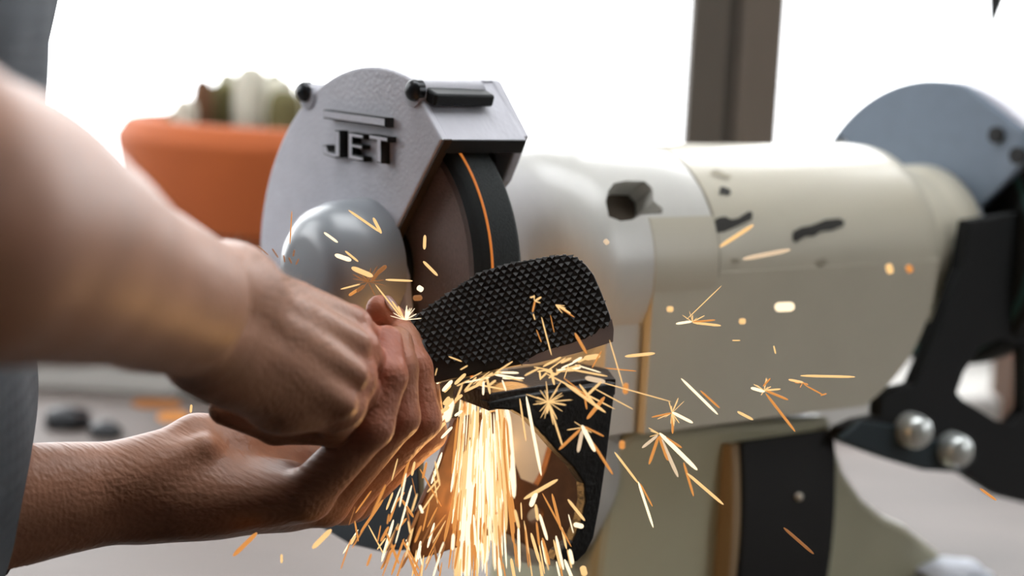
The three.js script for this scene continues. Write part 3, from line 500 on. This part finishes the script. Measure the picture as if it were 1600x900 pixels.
// surface nets over a box, computed in blocks near the surface only
function surface(f, lo, hi, h, out) {
  const n = [0, 1, 2].map((k) => Math.ceil((hi[k] - lo[k]) / h) + 1), [nx, ny, nz] = n, val = new Float32Array(nx * ny * nz).fill(1), B = 8, live = [];
  for (let k = 0; k < nz; k += B) for (let j = 0; j < ny; j += B) for (let i = 0; i < nx; i += B) {
    const c = f(lo[0] + (i + B / 2) * h, lo[1] + (j + B / 2) * h, lo[2] + (k + B / 2) * h), near = Math.abs(c) < B * h * 1.05;
    if (!near && c > 0) continue;
    for (let c2 = k; c2 < Math.min(k + B, nz); c2++) for (let b = j; b < Math.min(j + B, ny); b++) for (let a = i; a < Math.min(i + B, nx); a++) val[(c2 * ny + b) * nx + a] = near ? f(lo[0] + a * h, lo[1] + b * h, lo[2] + c2 * h) : -1;
  }
  const id = new Int32Array(nx * ny * nz).fill(-1), { pos, idx } = out, off = [0, 1, nx, nx + 1, nx * ny, nx * ny + 1, nx * ny + nx, nx * ny + nx + 1];
  for (let k = 0; k < nz - 1; k++) for (let j = 0; j < ny - 1; j++) for (let i = 0; i < nx - 1; i++) {
    const c = (k * ny + j) * nx + i; let m = 0; for (let q = 0; q < 8; q++) if (val[c + off[q]] < 0) m |= 1 << q;
    if (m === 0 || m === 255) continue;
    let sx = 0, sy = 0, sz = 0, cnt = 0;
    for (let a = 0; a < 8; a++) for (const bit of [1, 2, 4]) { const b = a | bit; if (b === a || ((m >> a) & 1) === ((m >> b) & 1)) continue; const va = val[c + off[a]], vb = val[c + off[b]], t = va / (va - vb); sx += (a & 1) + (bit === 1 ? t : 0); sy += ((a >> 1) & 1) + (bit === 2 ? t : 0); sz += ((a >> 2) & 1) + (bit === 4 ? t : 0); cnt++; }
    id[c] = pos.length / 3; pos.push(lo[0] + (i + sx / cnt) * h, lo[1] + (j + sy / cnt) * h, lo[2] + (k + sz / cnt) * h);
  }
  const st = [1, nx, nx * ny];
  for (let k = 1; k < nz - 1; k++) for (let j = 1; j < ny - 1; j++) for (let i = 1; i < nx - 1; i++) {
    const c = (k * ny + j) * nx + i;
    for (let ax = 0; ax < 3; ax++) {
      const s = val[c] < 0, e = val[c + st[ax]] < 0; if (s === e) continue;
      const u = st[(ax + 1) % 3], v = st[(ax + 2) % 3], q = [id[c], id[c - u], id[c - u - v], id[c - v]];
      if (q.some((t) => t < 0)) continue;
      s ? idx.push(q[0], q[1], q[2], q[0], q[2], q[3]) : idx.push(q[0], q[2], q[1], q[0], q[3], q[2]);
    }
  }
}
function finish(f, out, e, tint) {
  const n = out.pos.length / 3, nor = new Float32Array(n * 3), uv = new Float32Array(n * 2), col = tint ? new Float32Array(n * 3) : null;
  for (let i = 0; i < n; i++) {
    const [x, y, z] = [out.pos[3 * i], out.pos[3 * i + 1], out.pos[3 * i + 2]];
    let a = f(x + e, y, z) - f(x - e, y, z), b = f(x, y + e, z) - f(x, y - e, z), c = f(x, y, z + e) - f(x, y, z - e); const L = Math.hypot(a, b, c) || 1; a /= L; b /= L; c /= L;
    nor.set([a, b, c], 3 * i); uv.set([(x * 0.7 - z * 0.7) * 14, y * 14], 2 * i); if (tint) col.set(tint(x, y, z), 3 * i);
  }
  const gm = new THREE.BufferGeometry(); gm.setAttribute('position', new THREE.Float32BufferAttribute(out.pos, 3)); gm.setAttribute('normal', new THREE.BufferAttribute(nor, 3)); gm.setAttribute('uv', new THREE.BufferAttribute(uv, 2));
  if (col) gm.setAttribute('color', new THREE.BufferAttribute(col, 3)); gm.setIndex(out.idx); return gm;
}
const knuckles = [[545, 512, 1.035], [555, 548, 1.02], [550, 592, 1.008], [532, 634, 1.0], [582, 667, 1.035], [608, 588, 1.04], [624, 652, 1.062], [657, 656, 1.086], [646, 575, 1.085], [596, 485, 1.1], [604, 530, 1.05]].map((k) => P(...k));
const skinTone = (x, y, z) => {
  let r = 0; for (const k of knuckles) r += Math.exp(-((x - k.x) ** 2 + (y - k.y) ** 2 + (z - k.z) ** 2) / (2 * 0.011 ** 2));
  r = Math.min(1, r); const n = 1 + 0.22 * fbm(x * 45, y * 45, z * 45, 3) + 0.12 * fbm(x * 220, y * 220, z * 220, 2);
  return [(0.4 + 0.03 * r) * n, (0.193 - 0.05 * r) * n, (0.117 - 0.03 * r) * n];
};
const person = thing('person', 'person in a dark grey shirt, both hands wrapped around the blade, arms reaching in', 'person');
person.position.set(-0.42, 0, -0.95);
{
  const out = { pos: [], idx: [] };
  surface(bodyField, [-0.275, 0.95, -1.2], [-0.03, 1.32, -0.58], 0.0022, out);
  const gA = finish(bodyField, out, 0.0012, skinTone);
  const o2 = { pos: [], idx: [] };
  surface(bodyField, [-0.62, 0.9, -1.24], [-0.27, 1.6, -0.56], 0.008, o2);
  const gB = finish(bodyField, o2, 0.004, skinTone);
  mesh('body', mergeGeometries([gA, gB]).translate(0.42, 0, 0.95), M.skin, person);
  // shirt: torso with soft folds, short sleeves
  const shirtSegs = [seg(V(-0.397, 1.3, -0.83), V(-0.397, 1.3, -1.07), 0.14, 0.14), seg(V(-0.398, 1.02, -0.86), V(-0.398, 1.02, -1.05), 0.125, 0.125), ...chain([V(-0.392, 1.2, -0.95), 0.145], [V(-0.398, 0.9, -0.95), 0.125])];
  const sleeves = [seg(shR, shR.clone().lerp(elbowR, 0.55), 0.075, 0.07), seg(shL, shL.clone().lerp(elbowL, 0.5), 0.07, 0.06)];
  const shirtField = (x, y, z) => { let d = blend(shirtSegs, 0.08, x, y, z); for (const s of sleeves) d = smin(d, dSeg(s, x, y, z), 0.03); d += 0.014 * fbm(x * 5 + 3, y * 9 + z * 4, z * 7, 2); return Math.max(d, 0.86 - y, y - 1.46 + 0.4 * Math.abs(x + 0.42)); };
  const o3 = { pos: [], idx: [] }; surface(shirtField, [-0.72, 0.82, -1.3], [-0.15, 1.56, -0.6], 0.007, o3);
  mesh('shirt', finish(shirtField, o3, 0.004).translate(0.42, 0, 0.95), M.shirt, person);
  const legs = [...chain(W(-0.37, 0.9, -0.95, 0.125), W(-0.38, 0.8, -0.95, 0.12)), ...chain(W(-0.38, 0.78, -0.86, 0.085), W(-0.4, 0.46, -0.85, 0.06), W(-0.42, 0.1, -0.84, 0.055)), ...chain(W(-0.38, 0.78, -1.02, 0.085), W(-0.4, 0.46, -1.03, 0.06), W(-0.42, 0.1, -1.04, 0.055))];
  const legField = (x, y, z) => Math.max(blend(legs, 0.03, x, y, z), 0.04 - y, y - 0.92);
  const o4 = { pos: [], idx: [] }; surface(legField, [-0.6, 0.0, -1.2], [-0.2, 1.0, -0.7], 0.012, o4);
  mesh('trousers', finish(legField, o4, 0.006).translate(0.42, 0, 0.95), M.trousers, person);
  for (const z of [-0.84, -1.04]) mesh('shoe', new RoundedBoxGeometry(0.27, 0.09, 0.1, 4, 0.035).translate(-0.37 + 0.42, 0.045, z + 0.95), M.blackRubber, person);
  { // fine hair along the wrist's upper edge
    const hair = [], pa = gA.attributes.position, na = gA.attributes.normal;
    const cone = new THREE.ConeGeometry(0.00009, 1, 3);
    const h0 = P(430, 405, 0.96);
    for (let t = 0; t < 60000 && hair.length < 420; t++) {
      const i = Math.floor(rnd() * pa.count), v = V(pa.getX(i), pa.getY(i), pa.getZ(i));
      if (v.distanceTo(h0) > 0.05 || fieldR(v.x, v.y, v.z) > 0.001) continue;
      const nn = V(na.getX(i), na.getY(i), na.getZ(i)), dirh = nn.multiplyScalar(0.8).add(V(0.5, 0.1, -0.5)).normalize(), L = rr(0.004, 0.008);
      hair.push(cone.clone().scale(1, L, 1).translate(0, L / 2, 0).applyQuaternion(new THREE.Quaternion().setFromUnitVectors(V(0, 1, 0), dirh)).translate(v.x + 0.42, v.y, v.z + 0.95));
    }
    const hm = mesh('arm_hair', mergeGeometries(hair), std({ color: 0xa48a72, roughness: 0.6 }), person); hm.userData.kind = 'stuff';
  }
  // nail of the fingertip that shows above the fist
  const tip = P(594, 483, 1.1), back = P(612, 502, 1.105), ax = tip.clone().sub(back).normalize(), up = P(612, 470, 1.095).sub(P(596, 485, 1.1)).normalize();
  const zc = new THREE.Vector3().crossVectors(ax, up).normalize(), u2 = new THREE.Vector3().crossVectors(zc, ax).normalize();
  const nail = new THREE.SphereGeometry(1, 24, 16).scale(0.0062, 0.0016, 0.0052).applyMatrix4(new THREE.Matrix4().makeBasis(ax, u2, zc));
  const nc = tip.clone().addScaledVector(u2, 0.0078).addScaledVector(ax, -0.001); mesh('fingernail', nail.translate(nc.x + 0.42, nc.y, nc.z + 0.95), M.nail, person);
}

// ---------------------------------------------------------------- sparks: glowing splinters of steel
const capsule = new THREE.CapsuleGeometry(1, 2, 3, 8);     // length 4 along y before scaling
const hotMat = (r, gg, b, k) => std({ color: 0x201008, emissive: new THREE.Color(r, gg, b), emissiveIntensity: k, roughness: 1 });
const TONE = [hotMat(1, 0.82, 0.55, 1.5), hotMat(1, 0.62, 0.26, 1.1), hotMat(1, 0.4, 0.1, 0.75), hotMat(0.75, 0.3, 0.1, 0.42), hotMat(1, 0.75, 0.5, 0.8)];
function place(o, a, b, r) {
  const d = b.clone().sub(a), L = d.length(); o.position.copy(a).add(b).multiplyScalar(0.5);
  o.quaternion.setFromUnitVectors(V(0, 1, 0), d.normalize()); o.scale.set(r, Math.max(L / 4, r * 0.6), r); return o;
}
function streak(s, label, group, parent = scene, name = 'glowing_spark') {
  const [x1, y1, x2, y2, w, d, tone = 1, d2 = d] = s;
  const o = mesh(name, capsule, TONE[tone], parent); o.castShadow = false;
  place(o, P(x1, y1, d), P(x2, y2, d2), w / 2 / F * d);
  if (parent === scene) tag(o, label, 'spark', group);
  return o;
}
function burst(cx, cy, d, rays, label, n = 10, len = 22, spread = [0, 6.283], tone = 1) {
  const t = thing('spark_burst_glow', label, 'spark', P(cx, cy, d).toArray());
  const list = [...rays];
  for (let i = 0; i < n; i++) { const a = rr(...spread), L = len * rr(0.4, 1.1); list.push([cx, cy, cx + Math.cos(a) * L, cy + Math.sin(a) * L, rr(0.9, 1.8), d, tone, d + rr(-0.01, 0.01)]); }
  const c = t.position;
  for (const [x1, y1, x2, y2, w, dd = d, tn_ = 1, d2 = dd] of list) {
    const o = mesh('spark_ray', capsule, TONE[tn_], t); o.castShadow = false;
    place(o, P(x1, y1, dd).sub(c), P(x2, y2, d2).sub(c), w / 2 / F * d);
  }
  return t;
}
const one = (label, ...s) => streak(s, label);
// single sparks over the motor
one('pale orange spark streak rising to the right across the motor beside the black paint chip', 1124, 386, 1178, 351, 6, 1.24);
one('long pale spark streak on the motor just left of the long paint chip', 1160, 405, 1236, 390, 7, 1.24, 4);
one('brightest blurred white spark in the middle of the motor', 1210, 480, 1242, 479, 15, 1.24, 0);
one('orange spark streak right of the blade on the cream bell', 976, 557, 1024, 552, 5, 1.12);
one('bright long spark streak falling across the lower motor', 1064, 591, 1122, 648, 4.5, 1.1, 0);
one('thinner orange spark alongside the bright falling streak', 1094, 610, 1125, 638, 3.5, 1.11, 2);
one('short spark dash just above the seam under the motor', 1152, 643, 1177, 656, 4.5, 1.1);
one('straight level spark line at far right of the motor', 1250, 587, 1337, 589, 4, 1.1);
one('tiny level spark dash in the middle of the motor below the brightest one', 1144, 532, 1157, 532, 2, 1.1);
one('tiny upright spark right of the tiny level dash', 1209, 540, 1212, 553, 2.5, 1.1, 1);
one('straight spark pointing to the black switch cover', 1073, 739, 1131, 789, 5, 1.1);
one('upper of two linked sparks right of the black bracket', 960, 706, 998, 756, 4, 1.1);
one('lower bright spark of the linked pair right of the black bracket', 997, 752, 1021, 825, 4, 1.1, 0);
one('dim orange spark between the linked pair', 1000, 755, 1020, 792, 3, 1.11, 2);
one('orange spark drooping beneath the big five-armed burst', 1068, 722, 1084, 776, 4, 1.12, 2);
one('dull orange spark on the black switch cover', 1224, 824, 1272, 866, 5, 1.12, 3);
one('dull orange spark under the far black bracket', 1531, 763, 1557, 782, 4, 1.12, 2);
one('round glowing spark dot above the blade tip', 947, 377.5, 948, 378.5, 8, 1.05, 4);
one('faint round spark dot left of the fan-shaped burst', 1046, 483, 1048, 483, 9, 1.2);
one('faint round spark dot between the fan burst and the brightest spark', 1159, 502, 1161, 502, 9, 1.2);
one('blurred orange oval spark beside the bearing boss', 1388, 412, 1392, 428, 11, 1.3);
one('blurred reddish spark on the bearing boss', 1418, 414, 1424, 426, 11, 1.32, 2);
one('blurred orange oval spark right of the bracket top', 978, 598, 977, 616, 9, 1.2, 2);
one('blurred orange oval spark under the bell near the bracket', 972, 688, 972, 702, 9, 1.2, 2);
one('large blurred orange spark on the bench behind the wrist', 205, 630, 285, 632, 17, 1.75, 3);
one('second blurred spark on the bench just above the lower wrist', 245, 652, 295, 650, 15, 1.75, 2);
one('small yellow spark fleck at the heel of the upper hand', 299, 632, 298, 645, 4, 1.12, 1);
// before the near guard
one('thin orange spark standing upright on the grey cover plate', 453, 382, 456, 329, 2, 1.1, 2);
one('spark crossing the top of the arbor cap', 544, 328, 596, 364, 4, 1.1, 1);
one('short steep spark meeting the one on top of the arbor cap', 583, 340, 596, 365, 5, 1.1, 1);
one('small white spark on the bright side of the arbor cap', 506, 363, 528, 379, 4, 1.08, 0);
one('thick bright spark on the arbor cap', 523, 398, 549, 407, 7, 1.08, 0);
one('slim spark laid across the thick bright one on the arbor cap', 539, 392, 560, 409, 3.5, 1.08, 1);
one('thick orange spark at the lower edge of the arbor cap', 549, 418, 583, 432, 8, 1.08, 1);
one('level spark just right of the arbor cap', 602, 437, 645, 439, 3.5, 1.1, 1);
one('short upright spark in the guard opening', 664, 367, 663, 390, 5, 1.1, 1);
one('slanted spark on the side of the near wheel', 661, 408, 684, 431, 5, 1.1, 1);
one('round bright spark between fingertip and wheel', 655, 450, 658, 452, 9, 1.1, 0);
one('pale level spark under the round one by the wheel', 645, 466, 660, 465, 9, 1.13, 3);
one('thin spark leaving the leaf-shaped cluster to the left', 532, 452, 563, 444, 2.5, 1.08, 1);
one('long thin spark running down to the fingertip', 586, 444, 630, 500, 2.5, 1.09, 1);
const few = (label, group, list) => list.forEach((s) => streak(s, label, group));
few('tiny dim orange spark above the back of the wrist, before the cover plate', 'dim sparks over the wrist', [[402, 383, 419, 399, 2.5, 1.15, 3], [425, 388, 435, 403, 2.5, 1.15, 3], [443, 398, 445, 410, 2.5, 1.15, 3], [460, 390, 458, 401, 2.5, 1.15, 3], [451, 402, 456, 412, 2.5, 1.15, 3], [467, 404, 462, 414, 2.5, 1.15, 3]]);
// around the blade and rest
one('thick pale spark lying along the far edge of the tool rest', 914, 590, 946, 597, 8, 1.05, 4);
one('thick short spark above the tool rest below the blade tip', 912, 560, 938, 556, 8, 1.06, 1);
one('thin spark crossing down beside the blade tip', 952, 530, 974, 604, 2, 1.05, 1);
one('steep spark rising from rest to blade tip', 898, 520, 917, 553, 5, 1.05, 2);
one('long bright vertical spark through the white gap', 822, 618, 846, 744, 5, 1.06, 0);
one('thin spark beside the long one in the white gap', 812, 622, 822, 690, 3, 1.06, 1);
one('thick bright spark at the bottom of the white gap', 838, 768, 829, 792, 8, 1.06, 0);
one('thick spark slanting up inside the bracket', 818, 780, 872, 749, 6, 1.06, 1);
one('spark slanting down inside the curve of the bracket', 887, 780, 914, 814, 5, 1.06, 1);
one('short thick spark low inside the bracket', 896, 819, 912, 823, 8, 1.06, 0);
one('long thin orange spark over the brown chute', 847, 770, 893, 855, 3, 1.07, 2);
one('thick spark at the bottom edge right of the bracket end', 910, 884, 914, 900, 10, 1.06, 1);
one('bright spark hanging at the lower tip of the bracket', 890, 858, 895, 882, 6, 1.05, 0);
one('spark trailing left below the forearm', 364, 869, 402, 832, 7, 1.05, 2);
one('bright spark with a thick end below the knuckles', 488, 857, 518, 827, 8, 1.05, 1);
one('small upright spark low between the two below the arm', 440, 866, 440, 880, 4, 1.05, 1);
burst(1082, 503, 1.1, [[1056, 506, 1082, 502, 4, 1.1, 0], [1082, 504, 1127, 509, 4, 1.1, 1], [1072, 500, 1128, 446, 1.5, 1.1, 1], [1082, 503, 1118, 500, 3, 1.1, 2]], 'fan-shaped spark burst on the motor with one long thin ray', 7, 20, [3.6, 6.8]);
burst(1194, 610, 1.1, [[1173, 606, 1195, 612, 5, 1.1, 0], [1195, 610, 1220, 608, 3, 1.1, 1], [1196, 614, 1243, 675, 4.5, 1.1, 2], [1196, 610, 1232, 625, 4, 1.1, 2], [1192, 604, 1204, 591, 3, 1.1, 2]], 'spark burst over the seam with a long orange tail', 8, 20);
burst(1254, 598, 1.11, [[1232, 593, 1256, 598, 4, 1.11, 1], [1260, 603, 1286, 617, 2.5, 1.11, 2], [1282, 618, 1292, 615, 2.5, 1.11, 2]], 'small spark burst under the level spark line', 9, 18, [0, 3.4], 2);
burst(1050, 645, 1.09, [[1050, 644, 1083, 661, 5, 1.09, 0], [1050, 645, 1018, 652, 3, 1.09, 2], [1051, 648, 1051, 678, 4, 1.09, 2]], 'star-shaped spark burst between bracket and switch', 13, 26);
burst(1030, 678, 1.08, [[1030, 676, 1090, 735, 7, 1.08, 0], [1030, 680, 1060, 746, 6, 1.08, 4], [1030, 680, 1044, 720, 6, 1.08, 2], [1029, 682, 1014, 726, 5, 1.08, 2], [1028, 680, 1003, 700, 5, 1.08, 4], [1034, 680, 1066, 700, 4, 1.08, 2]], 'big five-armed spark burst left of the black switch cover', 3, 20);
burst(857, 628, 1.04, [[857, 628, 880, 700, 3, 1.04, 1], [857, 628, 885, 633, 2.5, 1.04, 1]], 'fine many-rayed spark star on the front of the black bracket', 26, 36, [0, 6.283]);
burst(911, 668, 1.04, [[909, 664, 930, 706, 7, 1.04, 0], [908, 670, 873, 703, 5, 1.04, 2], [910, 672, 903, 707, 6, 1.04, 4], [925, 690, 958, 742, 4.5, 1.04, 2], [912, 666, 944, 682, 3, 1.04, 2]], 'claw-shaped spark burst on the black bracket', 3, 24);
burst(633, 500, 1.08, [[633, 500, 612, 470, 3, 1.08, 1], [634, 500, 640, 486, 5, 1.08, 0], [630, 496, 622, 478, 3, 1.08, 1]], 'white-hot spark burst where fingertip meets the blade', 14, 24, [3.2, 6.4], 0);
burst(575, 440, 1.12, [[560, 452, 545, 462, 5, 1.12, 2], [588, 428, 604, 415, 7, 1.12, 3], [580, 440, 592, 424, 6, 1.12, 3], [570, 446, 556, 456, 6, 1.12, 3]], 'dim brown leaf-shaped spark cluster beside the arbor cap', 14, 26, [0, 6.283], 3);
burst(835, 470, 1.06, [[828, 465, 836, 463, 2.5, 1.06, 1], [832, 488, 836, 470, 3, 1.06, 2], [836, 470, 846, 464, 3, 1.06, 1], [833, 490, 836, 500, 2, 1.06, 1]], 'hook-shaped spark on the face of the black blade', 4, 10, [0, 6.283]);
burst(868, 476, 1.06, [[868, 476, 892, 490, 3, 1.06, 1], [868, 476, 898, 496, 2, 1.06, 2]], 'comet-shaped spark on the face of the black blade', 9, 20, [0.1, 1.1]);
few('thin spark on the lower part of the black blade face', 'thin sparks on the blade', [[846, 495, 862, 556, 2.2, 1.06, 1], [860, 492, 866, 520, 1.3, 1.06, 2], [838, 515, 846, 535, 1.6, 1.06, 2], [701, 557, 722, 565, 2.2, 1.06, 1], [719, 578, 731, 571, 2.2, 1.06, 1], [680, 587, 683, 575, 1.5, 1.06, 1]]);
const lookOf = ([x1, y1, x2, y2, w, , tone]) => `${w > 3.2 ? 'thick' : 'thin'} ${Math.hypot(x2 - x1, y2 - y1) > 38 ? 'long' : 'short'} ${['white-hot', 'golden', 'orange', 'dull brown'][tone]}`;
const lookStreak = (s, label, group) => streak(s, `${lookOf(s)} ${label}`, group);
{ // thick of sparks where the blade meets the wheel and rest
  const L1 = 'spark in the thick of sparks between blade and tool rest', G1 = 'sparks between the blade and the tool rest';
  for (let i = 0; i < 44; i++) { const x = 720 + rnd() * 200, y = 596 - (x - 720) * 0.14 + rr(-9, 9), a = rr(-0.9, 0.5) + (rnd() < 0.3 ? 2.2 : 0), l = rr(14, 46); lookStreak([x, y, x + Math.cos(a) * l, y + Math.sin(a) * l * 0.7, rr(1.5, 4), rr(1.045, 1.075), rnd() < 0.35 ? 0 : 1], L1, G1); }
  const L2 = 'long thin spark flying off the right end of the tool rest', G2 = 'long sparks off the tool rest';
  for (const s of [[850, 582, 962, 640, 2.5, 1.05, 1], [880, 597, 947, 645, 5, 1.045, 1], [925, 605, 990, 640, 1.8, 1.05, 1], [935, 596, 1050, 628, 1.8, 1.06, 1], [917, 655, 945, 620, 6, 1.05, 2], [905, 600, 935, 640, 4, 1.045, 1], [915, 620, 940, 596, 4, 1.045, 1], [880, 575, 950, 588, 3, 1.05, 1], [940, 548, 925, 575, 2.5, 1.055, 2], [945, 575, 995, 580, 2, 1.07, 2], [880, 590, 925, 625, 2, 1.045, 2], [912, 610, 917, 640, 3, 1.045, 2]]) streak(s, L2, G2);
  const L3 = 'spark dash between the knuckles and the tool rest', G3 = 'dashes beside the knuckles';
  for (let i = 0; i < 15; i++) { const x = rr(680, 712), y = rr(592, 690), l = rr(10, 26), a = rr(-0.95, -0.55); lookStreak([x, y, x + Math.cos(a) * l, y + Math.sin(a) * l, rr(3.5, 6), rr(1.09, 1.12), rnd() < 0.5 ? 0 : 1], L3, G3); }
  const L4 = 'spark in the spray over the dark lower guard', G4 = 'spray below the knuckles';
  for (let i = 0; i < 85; i++) { const x = rr(545, 700), y = rr(700, 868), l = rr(14, 70), a = 1.57 + rr(0.15, 0.75) * (rnd() < 0.78 ? 1 : -0.8); if (y < 1250 - x * 0.86) continue; lookStreak([x, y, x + Math.cos(a) * l, y + Math.sin(a) * l, rr(1.6, 4.8), rr(1.04, 1.1), [1, 1, 2, 2, 3, 0][Math.floor(rnd() * 6)]], L4, G4); }
  const L5 = 'spark falling past the brown chute', G5 = 'sparks falling past the chute';
  for (let i = 0; i < 60; i++) { const x = rr(650, 890), y = rr(770, 880), l = rr(25, 75), a = 1.57 + (760 - x) / 420 + rr(-0.12, 0.12); lookStreak([x, y, x + Math.cos(a) * l, y + Math.sin(a) * l, rr(1.8, 5.5), rr(1.04, 1.1), [1, 1, 2, 2, 0][Math.floor(rnd() * 5)]], L5, G5); }
}
{ // the dense stream falling behind the rest: nobody could count it
  const n = 420, mats = [TONE[0], TONE[1], TONE[2]], mats2 = [];
  const gs = mats.map(() => []);
  for (let i = 0; i < n; i++) {
    const s = rnd() + rnd() - 1, wide = i % 5 === 0, x0 = 752 + s * 48, y0 = rr(618, 770), l = rr(30, 170), x1 = x0 + (x0 - 752) * 0.28 * l / 100 + rr(-4, 4) - 2, d = wide ? rr(1.16, 1.2) : rr(1.1, 1.17), y1 = Math.min(y0 + l, 905);
    const a = P(x0, y0, d), b = P(x1, y1, d), q = capsule.clone(), o = place(new THREE.Object3D(), a, b, (wide ? rr(8, 15) : rr(1.2, 4.2)) / 2 / F * d); o.updateMatrix(); q.applyMatrix4(o.matrix);
    const core = Math.abs(s) < 0.5 && y0 < 740; gs[core ? (rnd() < 0.6 ? 0 : 1) : rnd() < 0.25 ? 0 : rnd() < 0.6 ? 1 : 2].push(q);
  }
  const c = P(752, 700, 1.13), t = new THREE.Group(); t.name = 'spark_stream_glow'; t.position.copy(c); scene.add(t);
  tag(t, 'dense white-gold stream of sparks pouring down between fist and black bracket', 'sparks', null, 'stuff');
  gs.forEach((l, i) => { const o = mesh('spark_strands', mergeGeometries(l).translate(-c.x, -c.y, -c.z), mats[i], t); o.castShadow = false; o.userData.kind = 'stuff'; });
}
for (const [px, py, d, k] of [[745, 700, 1.16, 0.06], [770, 650, 1.165, 0.04], [800, 590, 1.12, 0.008], [745, 790, 1.15, 0.05]]) {
  const l = new THREE.PointLight(new THREE.Color(1, 0.5, 0.16), k * 0.3, 0, 2); l.name = 'spark_light'; l.position.copy(P(px, py, d)); l.castShadow = true; l.shadow.radius = 0.6; scene.add(l);
}
renderer.render(scene, camera);
